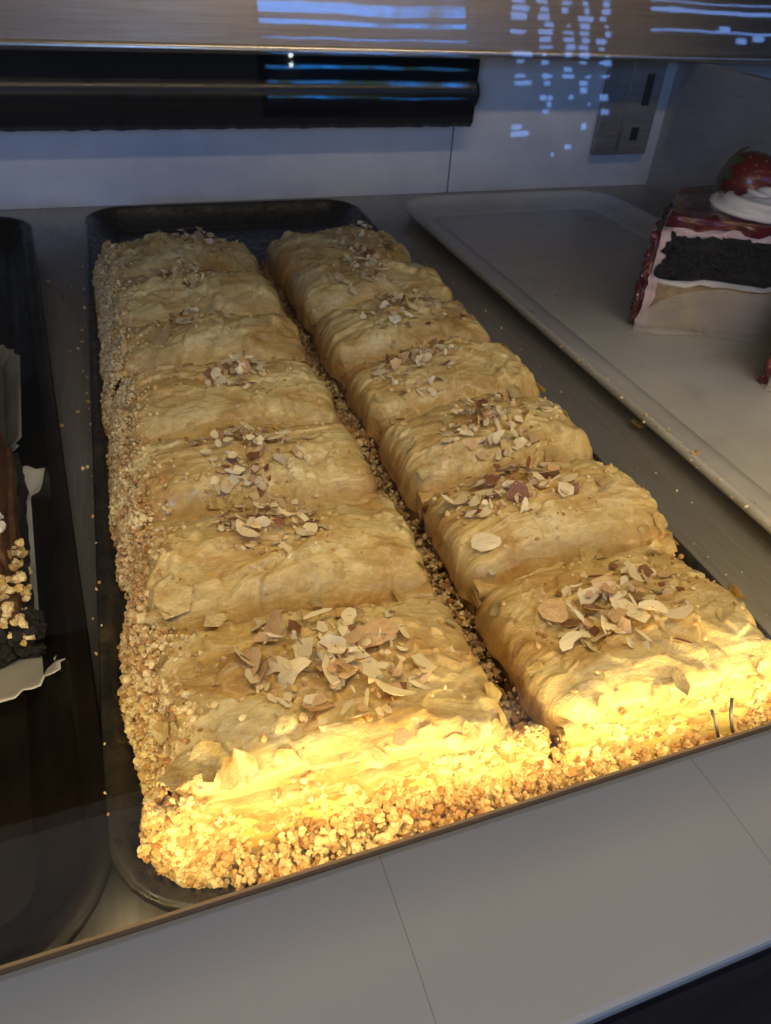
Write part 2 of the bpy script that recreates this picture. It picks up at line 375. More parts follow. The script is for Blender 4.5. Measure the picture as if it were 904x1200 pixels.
for zz, h in ((0.1, 0.03), (0.42, 0.06), (0.58, 0.02), (0.8, 0.12), (1.1, 0.25), (1.5, 0.4)):
    MB().box(-2.3, 3.3, 0.06, 0.07, zz, zz + h).build('pane', SKYP, t)
for i in range(9):
    a = rng.uniform(-2.2, 3.2); o = link('pane', pm, t, (a, 0, rng.uniform(-0.05, 0.5)))
for x, z in ((3.05, 4.58), (3.05, 4.72)):
    o = MB().tube([(0, 0, -0.02), (0, 0, 0.02)], 0.035, 10).build('bulb', emis('bulb_glow', (0.9, 1, 0.95), 16), None, (x, -11.7, z))
    setp(o, 'small round white lamp %s reflected in the glass' % ('lower of the two' if z < 4.6 else 'upper of the two'), 'lamp', 'small lamps near the window')

# ------------------------------------------------------------------ trays
def rr_path(x0, x1, y0, y1, r, seg=10):
    pts = []
    for cx, cy, a0 in ((x1 - r, y1 - r, 0), (x0 + r, y1 - r, 90), (x0 + r, y0 + r, 180), (x1 - r, y0 + r, 270)):
        for k in range(seg + 1):
            a = R(a0 + 90 * k / seg); pts.append((cx, cy, math.cos(a), math.sin(a), r))
    return pts
def tray(name, label, x0, x1, y0, y1, r, h, flare, lip, mat, rz=0.0, pivot=None, bead=0.012):
    ox, oy = pivot if pivot else ((x0 + x1) / 2, (y0 + y1) / 2)
    t = empty(name, (ox, oy, 0.0), label, 'tray', rz=rz)
    path = rr_path(x0 - ox, x1 - ox, y0 - oy, y1 - oy, r)
    # rim profile: offset inward, height
    prof = [(0.004, h - bead), (0.0, h - bead * 0.5), (0.003, h), (lip * 0.5, h + 0.002), (lip, h), (lip + 0.006, h - 0.008),
            (lip + flare * 0.55, h * 0.45), (lip + flare * 0.85, 0.022), (lip + flare, 0.012), (lip + flare + 0.03, 0.008)]
    mb = MB(); vv = []
    for (cx, cy, ca, sa, rad) in path:
        for off, z in prof: vv.append((cx + ca * (rad - off), cy + sa * (rad - off), z))
    mb.add(vv, grid_faces(len(prof), len(path), wrap_v=True))
    o = mb.build('rim', mat, t, smooth=True); o.modifiers.new('s', 'SOLIDIFY').thickness = -0.004 * S
    # floor sheet with slight unevenness
    L = lip + flare + 0.026; ring = [(cx + ca * (rad - L), cy + sa * (rad - L), 0.0085) for (cx, cy, ca, sa, rad) in path]
    mb = MB(); mb.add(ring + [(p[0], p[1], 0.003) for p in ring], [tuple(range(len(ring))), tuple(range(len(ring), 2 * len(ring)))[::-1]])
    mb.build('floor', mat, t)
    return t
tray('baking_tray', 'dark seasoned baking tray under the two rows of almond filo slices', -0.135, 0.985, 0.385, 3.23, 0.15, 0.075, 0.07, 0.022, TRAYM, rz=R(-0.6))
tray('baking_tray', 'black shiny tray on the left holding the chocolate cakes', -1.23, -0.125, 0.385, 3.19, 0.16, 0.075, 0.055, 0.03, TRAYB, rz=R(4.0), pivot=(-0.125, 0.40))
tray('cake_tray', 'pale worn plastic tray on the right holding the layer cake slices', 1.222, 2.36, 0.42, 3.27, 0.20, 0.055, 0.10, 0.02, WTRAY, bead=0.02)

# ------------------------------------------------------------------ pastries
def fbm(x, y, z, o=4):
    s = 0; a = 1; n = 0
    for k in range(o):
        s += a * noise.noise(Vector((x, y, z))); n += a; a *= 0.5; x = x * 2 + 3.1; y = y * 2 + 1.7; z += 5.3
    return s / n
def axis(half, r, skirt, n, ns, ne):
    """list of (position, drop) across one direction"""
    out = []
    for k in range(ns, 0, -1): out.append((-half + 0.0, r + skirt * k / ns))
    for k in range(ne + 1):
        a = math.pi / 2 * (1 - k / ne); out.append((-half + r - r * math.sin(a), r * (1 - math.cos(a))))
    for k in range(1, n): out.append((-(half - r) + 2 * (half - r) * k / n, 0.0))
    for k in range(ne + 1):
        a = math.pi / 2 * (k / ne); out.append((half - r + r * math.sin(a), r * (1 - math.cos(a))))
    for k in range(1, ns + 1): out.append((half, r + skirt * k / ns))
    return out

class Pastry:
    def __init__(s, x0, x1, y0, y1, top, seed, skew, fine, label, group):
        s.cx = (x0 + x1) / 2; s.cy = (y0 + y1) / 2; s.hx = (x1 - x0) / 2; s.hy = (y1 - y0) / 2 - 0.003; s.top = top; s.flat = seed in (1, 11); s.ry = 0.036 if s.flat else 0.052; s.sd = seed * 13.7; s.skew = skew
        s.t = empty('filo_slice', (s.cx, s.cy, 0.012), label, 'pastry', group)
        nx, ny = (110, 80) if fine else (74, 46)
        AX = axis(s.hx, 0.036, 0.035, nx, 2, 8); AY = axis(s.hy, s.ry, 0.03, ny, 2, 10)
        vv = []
        for (y, dy) in AY:
            for (x, dx) in AX: vv.append(s.point(x, y, dx, dy))
        mb = MB(); mb.add(vv, grid_faces(len(AX), len(AY)))
        mb.build('filo_top', FILO, s.t, smooth=True)
        # the body under the top: layered sides
        z1 = top - 0.075; q = s.skew
        AX = [-s.hx + 0.018 + (2 * s.hx - 0.036) * k / 40 for k in range(41)]; AY2 = [-s.hy + 0.012 + (2 * s.hy - 0.024) * k / 30 for k in range(31)]
        ring = [(x, AY2[0]) for x in AX] + [(AX[-1], y) for y in AY2[1:]] + [(x, AY2[-1]) for x in AX[::-1][1:]] + [(AX[0], y) for y in AY2[::-1][1:-1]]
        vv = []; nz = 9
        for k in range(nz):
            z = z1 * k / (nz - 1) 
            for (x, y) in ring:
                w = 0.006 * noise.noise(Vector((x * 9 + s.sd, y * 9, z * 60))) + 0.004 * math.sin(z * 190 + 3 * noise.noise(Vector((x * 4, y * 4, s.sd))))
                l = math.hypot(x, y); vv.append((x + w * x / l * 1.3, y + q * x + w * y / l * 1.3, z))
        mb = MB(); mb.add(vv, grid_faces(len(ring), nz, wrap_u=True)); mb.build('layered_body', SIDE, s.t, smooth=True)
    def point(s, x, y, dx=0.0, dy=0.0):
        hx, hy = s.hx, s.hy; sd = s.sd
        drop = (dx ** 3 + dy ** 3) ** (1 / 3) if (dx or dy) else 0.0
        drop = min(drop, 0.105)
        u = x / hx; v = y / hy
        # plan: rounded corners and ragged edge
        c = max(0.0, abs(u) - 0.80) * max(0.0, abs(v) - 0.72) * 10
        ex = 1 - 0.18 * c + 0.030 * noise.noise(Vector((y * 17, u * 1.5, sd))) + 0.014 * noise.noise(Vector((y * 60, u, sd))); ey = 1 - 0.16 * c + 0.040 * noise.noise(Vector((x * 9, v * 1.5, sd + 7))) + 0.014 * noise.noise(Vector((x * 50, v, sd + 7)))
        X = x * ex; Y = y * ey
        dome = 0.022 * (1 - u * u) * (1 - 0.35 * v * v) + (0.016 if s.flat else 0.034) * (1 - v * v) * (1 - 0.5 * u * u * u * u)
        wx = x + 0.05 * noise.noise(Vector((x * 5, y * 5, sd + 3))); wy = y + 0.04 * noise.noise(Vector((x * 6 + 9, y * 6, sd)))
        low = 0.024 * fbm(x * 5 + sd, y * 6, 1.3, 2) + 0.0055 * fbm(wx * 26 + sd, wy * 44, 2.3, 3)
        # wrinkles that run across the slice, sharp crested
        rdg = 1 - abs(noise.noise(Vector((wx * 5.5, wy * 21, sd)))) * 2; rdg = max(0.0, rdg) ** 3
        rdg2 = 1 - abs(noise.noise(Vector((wx * 13 + 4, wy * 30, sd + 9)))) * 2; rdg2 = max(0.0, rdg2) ** 2
        # sheet edges: small steps where a torn layer ends
        st = 0.0
        for k, (f, th) in enumerate(((3.2, 0.05), (5.5, 0.12), (8.0, 0.02), (12.0, 0.10))):
            q = noise.noise(Vector((wx * f + 11 * k, wy * f * 1.5, sd + 20 * k))) + 0.25 * noise.noise(Vector((wx * 28, wy * 28, k + sd))) - th
            st += 0.0064 * max(0.0, min(1.0, q / 0.03 + 0.5))
        fade = 1.0 if drop < 0.02 else max(0.35, 1 - drop * 7)
        z = s.top - 0.045 + dome * (1 - drop * 4) - drop + (low + 0.0034 * rdg + 0.0016 * rdg2 + st) * fade
        out = 0.0
        if drop > 0.03:                       # sides crumple outward
            out = 0.014 * fbm(x * 12 + y * 12, z * 40, sd + 5, 3)
        l = math.hypot(x / hx, y / hy) + 1e-6
        X += out * (x / hx) / l * 1.0; Y += out * (y / hy) / l * 1.4
        return (X, Y + s.skew * x, z)
    def surf(s, x, y):
        """height and slope of the top at local x, y"""
        def dr(h, r, a): 
            e = abs(a) - (h - r)
            return 0.0 if e <= 0 else r - math.sqrt(max(0.0, r * r - min(e, r * .98) ** 2))
        f = lambda a, b: s.point(a, b, dr(s.hx, .036, a), dr(s.hy, s.ry, b))
        p = Vector(f(x, y)); e = 0.012; px = Vector(f(x + e, y)); py = Vector(f(x, y + e))
        n = (px - p).cross(py - p).normalized()
        return p, n
P_ROWS = [0.462, 0.742, 1.005, 1.245, 1.548, 1.805, 2.10, 2.42]
Q_ROWS = [0.428, 0.728, 0.985, 1.250, 1.525, 1.790, 2.10, 2.42]
LP = ['front slice of the left row with the largest almond pile, nearest the ledge',
      'second slice of the left row, with a loose filo shard at its left front corner',
      'third slice of the left row from the front, almonds spilling over its front edge',
      'fourth slice of the left row, a dark almond sliver left of its almonds',
      'fifth slice of the left row, a big round almond beside a toasted one',
      'sixth slice of the left row, second from the dark back rim of the tray',
      'rearmost slice of the left row by the dark back rim of the tray']
LQ = ['front slice of the right row, over the brightly lit crumbs beside the ledge',
      'second slice of the right row, one oval almond lying alone near its front edge',
      'third slice of the right row, a lone almond chip left of its pile',
      'fourth slice of the right row from the front, with a bright upright almond pile',
      'fifth slice of the right row, shaded, with its almonds in a wide band',
      'sixth slice of the right row, second from the back, heaped with purplish almonds',
      'rearmost slice of the right row, with almonds piled on its back edge']
GRP = 'almond topped filo slices in two rows on the dark tray'
slices = []
for i in range(7):
    slices.append(Pastry(-0.055 + 0.004 * (i % 2), 0.390 + (0.008 if i < 2 else 0), P_ROWS[i], P_ROWS[i + 1], 0.206 + rng.uniform(-.013, .010), 1 + i, -0.04 + rng.uniform(-.03, .03), i < 4, LP[i], GRP))
for i in range(7):
    slices.append(Pastry(0.451 + rng.uniform(-.006, .006), 0.872 + (-0.03 if i < 1 else 0.02 if i > 2 else 0), Q_ROWS[i], Q_ROWS[i + 1], 0.206 + rng.uniform(-.013, .010), 11 + i, 0.0 + rng.uniform(-.03, .03), i < 4, LQ[i], GRP))

# thin torn sheets sticking out under the top at the ends and along the outer side
def layer_strip(s_, k, side, sd):
    n, m_ = 90, 4; vv = []; L = s_.hx if side == 'front' else s_.hy
    z0 = s_.top - 0.050 - 0.017 * k
    for i in range(n):
        a = -L * .96 + 2 * L * .96 * i / (n - 1)
        ragged = 0.012 * noise.noise(Vector((a * 14, k * 3, sd))) + 0.012 * noise.noise(Vector((a * 45, k * 5, sd))) + 0.004 * noise.noise(Vector((a * 160, k, sd)))
        for j in range(m_):
            q = j / (m_ - 1); out = -0.02 + q * (0.034 + ragged)
            z = z0 + 0.012 * noise.noise(Vector((a * 10, sd, k))) - 0.014 * q * q + 0.007 * noise.noise(Vector((a * 30, q * 2, sd + k)))
            if side == 'front': vv.append((a, -s_.hy + s_.skew * a - out, z))
            else: vv.append((s_.hx + out - .004, a + s_.skew * s_.hx, z))
    mb = MB(); mb.add(vv, grid_faces(m_, n)); o = mb.build('filo_layer', FILO, s_.t, smooth=True); o.modifiers.new('s', 'SOLIDIFY').thickness = 0.0015 * S
for q_, s_ in enumerate(slices):
    for k in range(3):
        if q_ in (0, 1, 2, 7, 8, 9): layer_strip(s_, k, 'front', q_ * 5.0)
        if q_ >= 7: layer_strip(s_, k, 'right', q_ * 5.0 + 2)

# custard layer showing at the front ends
for s_, lo in ((slices[0], 0.0), (slices[7], 0.0)):
    mb = MB(); vv = []; nx, nz = 60, 12
    for j in range(nz):
        for i in range(nx):
            x = -s_.hx + 0.01 + (2 * s_.hx - 0.02) * i / (nx - 1); z = 0.005 + 0.125 * j / (nz - 1)
            vv.append((x, -s_.hy + s_.skew * x + 0.010 - 0.02 * math.sin(math.pi * min(1, j / (nz - 1) * 1.0)) * (0.6 + 0.8 * noise.noise(Vector((x * 9, z * 12, s_.sd)))), z))
    mb.add(vv, grid_faces(nx, nz)); mb.build('custard_layer', CUST, s_.t, smooth=True).modifiers.new('s', 'SOLIDIFY').thickness = -0.02 * S

# ---- almond flakes
def flake_mesh(kind, sd):
    r = random.Random(sd); n = 10; mb = MB()
    if kind == 'oval': pts = [(math.cos(a) * 1.0, math.sin(a) * 0.62 * (1 - 0.28 * math.cos(a))) for a in [2 * math.pi * k / n for k in range(n)]]
    elif kind == 'half': pts = [(math.cos(a), math.sin(a) * 0.75) for a in [math.pi * k / (n - 3) for k in range(n - 2)]] + [(-0.3, -0.12 + r.uniform(-.12, .1)), (0.35, 0.08 + r.uniform(-.1, .1))]
    elif kind == 'sliver': pts = [(1, 0.05), (0.5, 0.2), (-0.3, 0.22), (-0.95, 0.1), (-1, -0.08), (-0.2, -0.13), (0.6, -0.16)]
    else:
        n = r.choice((5, 6, 7)); a0 = r.uniform(0, 6); pts = [(math.cos(a0 + 2 * math.pi * k / n + r.uniform(-.3, .3)) * r.uniform(.55, 1.0), math.sin(a0 + 2 * math.pi * k / n) * r.uniform(.45, .85)) for k in range(n)]
    pts = [(x * r.uniform(.9, 1.1), y * r.uniform(.9, 1.1)) for x, y in pts]
    if sum(a[0] * b[1] - b[0] * a[1] for a, b in zip(pts, pts[1:] + pts[:1])) < 0: pts = pts[::-1]
    n = len(pts); cv = r.uniform(-.35, .35); tw = r.uniform(-.25, .25); th = 0.05
    zz = lambda x, y: cv * x * x * 0.6 + tw * x * y
    top = [(x, y, zz(x, y) + th) for x, y in pts]; bot = [(x * 0.96, y * 0.96, zz(x, y)) for x, y in pts]
    inn = [(x * .55, y * .55, zz(x * .55, y * .55) + th * 1.15) for x, y in pts]
    mb.add(top + bot + inn + [(0, 0, th * 1.15)],
           [(k, (k + 1) % n, 2 * n + (k + 1) % n, 2 * n + k) for k in range(n)] + [(2 * n + k, 2 * n + (k + 1) % n, 3 * n) for k in range(n)] + [tuple(range(n, 2 * n))[::-1]])
    ed = [((k + 1) % n, k, n + k, n + (k + 1) % n) for k in range(n)]
    b = len(mb.f)
    mb.f += ed; mb.m += [1 if r.random() < 0.6 else 0 for _ in ed]
    return mb
KIND = ['oval'] * 2 + ['half'] * 4 + ['chip'] * 12 + ['sliver'] * 4
FL = []; UNIT = 0.1
def flake_data():
    for k, kd in enumerate(KIND):
        mb = flake_mesh(kd, 100 + k); mb.v = [(x * UNIT, y * UNIT, z * UNIT) for x, y, z in mb.v]
        for (mA, wt) in ((ALM, 5), (ALM2, 2), (SKIN, 1.3 if kd in ('chip', 'sliver') else 0)):
            if wt:
                me = mb.mesh('almond_flake', [mA, SKIN if mA is not SKIN else ALM2], False)
                FL.append((kd, me, wt, mA is SKIN, mA is ALM))
flake_data()
def pick(r, kinds=None, pale=None):
    c = [f for f in FL if (kinds is None or f[0] in kinds) and (pale is None or f[4] == pale)]
    return r.choices(c, [f[2] for f in c])[0]
def put_flake(s_, x, y, size, r, lift, tilt, spec=None, yaw=None, name='almond_flake'):
    x = max(-s_.hx * .97, min(s_.hx * .97, x)); y = max(-s_.hy * .98, min(s_.hy * .98, y))
    p, n = s_.surf(x, y); f = spec or pick(r)
    q = n.to_track_quat('Z', 'Y').to_matrix() @ Euler((r.gauss(0, tilt), r.gauss(0, tilt), 0)).to_matrix() @ Matrix.Rotation(yaw if yaw is not None else r.uniform(0, 6.28), 3, 'Z')
    o = link(name, f[1], s_.t, p + n * (0.002 + lift), q.to_euler())
    k = size / (2 * UNIT); o.scale = (k, k, k * max(0.5, min(1.6, 0.02 / size + 0.4))); return o
def to_local(s_, u, v, z=0.225):
    p = at_z(u, v, z); x = p.x - s_.cx; return x, p.y - s_.cy - s_.skew * x
# clusters: slice index, photo pixel boxes (u0,v0,u1,v1), count
CL = {0: [((275, 705, 500, 850), 62)], 1: [((255, 578, 385, 650), 40)], 2: [((225, 497, 365, 560), 40), ((250, 548, 330, 580), 16)], 3: [((240, 424, 325, 465), 30)],
      4: [((185, 355, 275, 395), 26)], 5: [((180, 312, 250, 345), 28)], 6: [((195, 272, 265, 305), 28)],
      7: [((640, 655, 810, 760), 40)], 8: [((510, 545, 680, 612), 40)], 9: [((512, 465, 640, 530), 44)], 10: [((440, 392, 545, 455), 44)],
      11: [((415, 345, 525, 388), 36)], 12: [((370, 300, 460, 345), 40)], 13: [((385, 264, 465, 305), 36)]}
r = random.Random(5)
for i, s_ in enumerate(slices):
    for (u0, v0, u1, v1), cnt in CL[i]:
        for k in range(int(cnt * 2.4)):
            a = r.uniform(0, 6.283); d = r.random() ** 0.78
            u = (u0 + u1) / 2 + (u1 - u0) / 2 * d * math.cos(a); v = (v0 + v1) / 2 + (v1 - v0) / 2 * d * math.sin(a)
            x, y = to_local(s_, u, v); inner = 1 - d
            sz = r.choice((r.uniform(.016, .028), r.uniform(.024, .042), r.uniform(.012, .022)))
            if k > cnt * 2.05 and i in (0, 7, 8): sz = r.uniform(.042, .060)
            put_flake(s_, x, y, sz, r, 0.002 + 0.020 * inner * r.random() + (0.004 * (k % 4) if inner > .3 else 0), 0.24 + 0.34 * inner)
# particular flakes that stand out in the photo (pixel, size, kind, pale, yaw)
for i, u, v, sz, kd, pale, yaw in ((0, 464, 818, .062, 'half', True, -.7), (0, 395, 768, .070, 'half', True, 2.9), (0, 440, 752, .070, 'oval', False, 1.6), (0, 400, 768, .075, 'oval', True, -.35),
                                  (0, 300, 778, .055, 'oval', False, 1.9), (0, 330, 785, .060, 'half', True, .8), (0, 405, 832, .040, 'sliver', True, -.2), (0, 470, 850, .034, 'chip', False, .2), (0, 335, 825, .030, 'sliver', True, .5),
                                  (1, 293, 634, .056, 'half', True, .6), (1, 365, 628, .044, 'chip', True, .9), (2, 256, 513, .055, 'oval', False, 1.0), (2, 300, 535, .048, 'oval', False, .9), (3, 209, 445, .04, 'sliver', False, 0.1),
                                  (3, 240, 421, .05, 'sliver', True, -.5), (4, 218, 385, .05, 'oval', True, .4), (4, 192, 396, .06, 'oval', False, 1.2), (5, 186, 330, .06, 'oval', False, .3),
                                  (7, 655, 715, .055, 'oval', False, .6), (7, 688, 700, .045, 'chip', True, .3), (7, 735, 715, .07, 'half', True, 3.3), (7, 673, 750, .045, 'half', True, .9), (7, 712, 742, .022, 'chip', True, 0), (7, 752, 750, .03, 'sliver', True, -.6), (7, 797, 755, .03, 'sliver', False, -.9),
                                  (8, 537, 582, .062, 'half', True, .1), (8, 572, 628, .056, 'oval', True, .2), (8, 640, 585, .06, 'sliver', True, -1.2), (8, 665, 573, .045, 'chip', True, 0.2),
                                  (9, 525, 523, .032, 'chip', True, 1.2), (9, 565, 503, .05, 'oval', False, .3), (10, 500, 396, .035, 'chip', True, .5), (10, 517, 398, .035, 'chip', True, 1.5)):
    s_ = slices[i]; x, y = to_local(s_, u, v); put_flake(s_, x, y, sz, r, 0.014 if i in (0, 7) and kd != 'sliver' else 0.006, 0.22, pick(r, (kd,), pale), yaw)

# ---- filo shards: thin curled torn sheets
def shard_mesh(sd):
    r = random.Random(sd); n = r.choice((5, 6, 7)); mb = MB(); vv = []
    a0 = r.uniform(0, 6)
    out = [(math.cos(2 * math.pi * k / n) * r.uniform(.6, 1.1), math.sin(2 * math.pi * k / n) * r.uniform(.5, .95)) for k in range(n)]
    curl = r.uniform(.1, .5)
    for sca in (1.0, 0.6, 0.25):
        for (x, y) in out: vv.append((x * sca, y * sca, curl * ((x * sca * math.cos(a0) + y * sca * math.sin(a0)) ** 2) * .8 + r.uniform(-.04, .04)))
    f = []
    for l in range(2):
        for k in range(n): f.append((l * n + k, l * n + (k + 1) % n, (l + 1) * n + (k + 1) % n, (l + 1) * n + k))
    f.append(tuple(range(2 * n, 3 * n)))
    mb.add([(x * UNIT, y * UNIT, z * UNIT) for x, y, z in vv], f); return mb.mesh('filo_shard', FILOS, True)
SH = [('shard', shard_mesh(50 + k), 1, False, True) for k in range(9)]
for i, s_ in enumerate(slices):
    front = i in (0, 1, 7, 8)
    for k in range(14 if front else 8):
        edge = r.random()
        if edge < .45: x, y = r.uniform(-1, 1) * s_.hx * .95, -s_.hy * r.uniform(.82, .97)
        elif edge < .75: x, y = s_.hx * r.choice((-1, 1)) * r.uniform(.85, .96), r.uniform(-1, 1) * s_.hy * .9
        else: x, y = r.uniform(-.9, .9) * s_.hx, r.uniform(-.9, .9) * s_.hy
        o = put_flake(s_, x, y, r.uniform(.02, .05), r, 0.0005, 0.10, r.choice(SH), None, 'filo_shard')
for i, u, v, sz in ((1, 208, 704, .075), (1, 185, 712, .05), (8, 775, 628, .05), (8, 700, 588, .05), (0, 215, 910, .055), (0, 250, 890, .06), (0, 180, 850, .05), (0, 290, 900, .06), (0, 575, 800, .05), (10, 634, 445, .04), (7, 855, 700, .04)):
    s_ = slices[i]; x, y = to_local(s_, u, v, .2); put_flake(s_, x, y, sz, r, 0.004, 0.2, r.choice(SH), None, 'filo_shard')

# ---- crumbs (uncountable): jittered lumps merged into one mesh per coated area
import bmesh
def ico(sub):
    bm = bmesh.new(); bmesh.ops.create_icosphere(bm, subdivisions=sub, radius=1); v = np.array([q.co[:] for q in bm.verts]); f = np.array([[w.index for w in p.verts] for p in bm.faces]); bm.free(); return v, f
ICO1, ICO2 = ico(1), ico(2)
nrng = np.random.default_rng(3)
def crumbs(name, pts, sizes, parent, fine=False, mat=CRUMB, origin=(0, 0, 0), label=None, cat=None):
    V, F = ICO2 if fine else ICO1
    pts = np.array(pts) - np.array(origin); sizes = np.array(sizes); n = len(pts)
    vv = np.repeat(V[None], n, 0) * (1 + nrng.uniform(-.36, .36, (n, len(V), 1)))
    # random anisotropy and rotation
    sc_ = nrng.uniform(.65, 1.25, (n, 1, 3)); vv = vv * sc_
    q = nrng.normal(size=(n, 4)); q /= np.linalg.norm(q, axis=1)[:, None]; w, x, y, z = q.T
    Rm = np.stack([1 - 2 * (y * y + z * z), 2 * (x * y - z * w), 2 * (x * z + y * w), 2 * (x * y + z * w), 1 - 2 * (x * x + z * z), 2 * (y * z - x * w), 2 * (x * z - y * w), 2 * (y * z + x * w), 1 - 2 * (x * x + y * y)], 1).reshape(n, 3, 3)
    vv = np.einsum('nij,nkj->nki', Rm, vv) * sizes[:, None, None] * 0.5 + pts[:, None, :]
    ff = F[None] + (np.arange(n) * len(V))[:, None, None]
    me = bpy.data.meshes.new(name); me.vertices.add(n * len(V)); me.vertices.foreach_set('co', (vv * S).ravel())
    nf = n * len(F); me.loops.add(nf * 3); me.loops.foreach_set('vertex_index', ff.ravel().astype(np.int32)); me.polygons.add(nf)
    me.polygons.foreach_set('loop_start', np.arange(0, nf * 3, 3, dtype=np.int32)); me.polygons.foreach_set('use_smooth', np.zeros(nf, bool)); me.update(); me.validate()
    me.materials.append(mat)
    o = link(name, me, parent); o['kind'] = 'stuff'
    if label: o['label'] = label
    if cat: o['category'] = cat
    if parent is None: o.location = Vector(origin) * S
    return o
def csize(r): return min(0.024, 0.0048 + 0.0050 * abs(r.gauss(0, 1)) + (0.006 if r.random() < .10 else 0))
def inside(pts, szs):          # keep what the tray can hold, its near corner is round
    kp = []
    for k, (x, y, z) in enumerate(pts):
        if x < -0.125 or y < 0.40: continue
        if x < 0.012 and y < 0.54 and math.hypot(x - 0.012, y - 0.54) > (0.118 if z < 0.09 else 0.135): continue
        kp.append(k)
    return [pts[k] for k in kp], [szs[k] for k in kp]
r = random.Random(11)
for i, s_ in enumerate(slices):
    left = i < 7; org = (s_.cx, s_.cy, 0.012)
    pts, szs = [], []
    x0 = s_.cx - s_.hx; x1 = s_.cx + s_.hx; y0 = s_.cy - s_.hy; y1 = s_.cy + s_.hy
    L = y1 - y0
    # outer long side: thick band rising from the tray to the shoulder
    def side(xe, sg, cnt, hmax, depth):
        for k in range(cnt):
            y = r.uniform(y0 - (.004 if i in (0, 7) else .005), y1 + .005); q = r.random() ** 0.8
            dd = depth * (1 + 0.35 * noise.noise(Vector((y * 8, 2.0, s_.sd))))
            zs = hmax * (1 + 0.16 * noise.noise(Vector((y * 10, q * 3, s_.sd + 4)))) * (1 - q ** 2.2)
            if y < y0 + .03 and i in (0, 7): zs *= 0.85
            x = xe + sg * dd * q; z = 0.012 + max(0, zs - 0.02 * r.random())
            pts.append((x, y + s_.skew * sg * s_.hx, z)); szs.append(csize(r) * .72)
    if left: side(x0 + 0.025, -1, int(L * 13000), 0.178, 0.092)
    if left:
        for k in range(int(L * 900)):
            x = x0 + abs(r.gauss(0, .03)); y = r.uniform(y0, y1); q_, n_ = s_.surf(x - s_.cx, y - s_.cy); pts.append((x, y + s_.skew * (x - s_.cx), q_.z + .012)); szs.append(csize(r) * .7)
    if left: side(x1 - 0.005, 1, int(L * 1300), 0.10, 0.035)
    else: side(x1 - 0.012, 1, int(L * 2600), 0.14, 0.045); side(x0 + 0.005, -1, int(L * 1300), 0.10, 0.035)
    pts, szs = inside(pts, szs)
    crumbs('crumb_coating', pts, szs, s_.t, i in (0, 1, 2, 7), origin=org)
    if i in (0, 7):
        pts, szs = [], []
        for k in range(16000):
            x = r.uniform(x0 - (.03 if left else .07), x1 + .04); zt = 0.150 + 0.022 * noise.noise(Vector((x * 11, 3, i))); z = 0.012 + zt * r.random() ** 0.85
            bare = noise.noise(Vector((x * 8, z * 13, 4.2 + i))) 
            if z > .06 and bare > 0.12 and r.random() < .9: continue
            yy = y0 + s_.skew * (x - s_.cx) + 0.008 - 0.012 * r.random() - 0.050 * (1 - z / .18) * (0.6 + 0.4 * r.random()) - 0.012 * noise.noise(Vector((x * 14, z * 14, 8)))
            if x < x0 - 0.01: yy += (x0 - x) * 0.9
            if x < -0.11 or yy < 0.395: continue
            pts.append((x, yy, z)); szs.append(csize(r) * .78)
        for k in range(1500 if left else 0):    # rounded heap at the near corner
            a = math.pi + r.random() * math.pi / 2; q = r.random() ** .7; z = 0.16 * (1 - q ** 2) * r.random() ** .3
            pts.append((x0 + 0.035 + 0.095 * q * math.cos(a), y0 + 0.035 + 0.080 * q * math.sin(a), 0.012 + z)); szs.append(csize(r) * .9)
        for k in range(90):    # crumbs stuck to the front roll of the top
            x = r.uniform(x0, x1); pts.append((x, y0 + s_.skew * (x - s_.cx) - 0.004 + r.uniform(0, .012), 0.145 + 0.04 * r.random())); szs.append(csize(r) * .6)
        pts, szs = inside(pts, szs)
        crumbs('crumb_front', pts, szs, s_.t, True, origin=org)
# crumbs heaped over the near rim of the tray, up to the ledge
pts, szs = [], []
for k in range(5000):
    x = r.uniform(-0.075, 1.0); q = r.random(); pts.append((x, 0.388 + 0.055 * q + max(0.0, 0.035 - x) * 0.85, 0.050 + 0.062 * r.random() * (0.75 + 0.35 * noise.noise(Vector((x * 9, q * 2, 1)))) + 0.02 * q)); szs.append(csize(r) * .8)
crumbs('rim_crumbs', pts, szs, None, True, origin=(0.5, 0.42, 0.01), label='brightly lit crumbs heaped along the near rim of the dark tray', cat='crumbs')
# channel between the rows
pts, szs = [], []
for k in range(6500):
    y = r.uniform(0.42, 2.42); x = 0.419 + r.gauss(0, 0.022); hh = 0.085 + 0.02 * noise.noise(Vector((x * 12, y * 7, 0)))
    pts.append((x, y, 0.012 + hh * r.random() ** .6)); szs.append(csize(r) * .95)
crumbs('channel_crumbs', pts, szs, None, True, origin=(0.417, 1.4, 0.01), label='pale crumbs filling the channel between the two rows of slices', cat='crumbs')
# strays on tray rim and shelf
pts, szs = [], []
for k in range(50):
    y = r.uniform(0.5, 2.6); pts.append((-0.135 - abs(r.gauss(0, .012)), y, 0.082 if r.random() < .5 else 0.006)); szs.append(csize(r) * .7)
for k in range(120):
    y = r.uniform(0.45, 2.8); pts.append((0.955 + r.uniform(-.05, .12), y, 0.085 if r.random() < .2 else 0.006)); szs.append(csize(r) * .6)
for k in range(22):
    pts.append((r.uniform(-.28, -.14), r.uniform(1.6, 2.9), 0.005)); szs.append(csize(r) * .8)
for k in range(60):
    pts.append((1.215 + r.uniform(-.02, .03), r.uniform(.8, 1.9), 0.06)); szs.append(csize(r) * .6)
crumbs('stray_crumbs', pts, szs, None, False, origin=(-.1, 1.4, 0.01), label='stray crumbs scattered along the tray rims and the steel shelf', cat='crumbs')
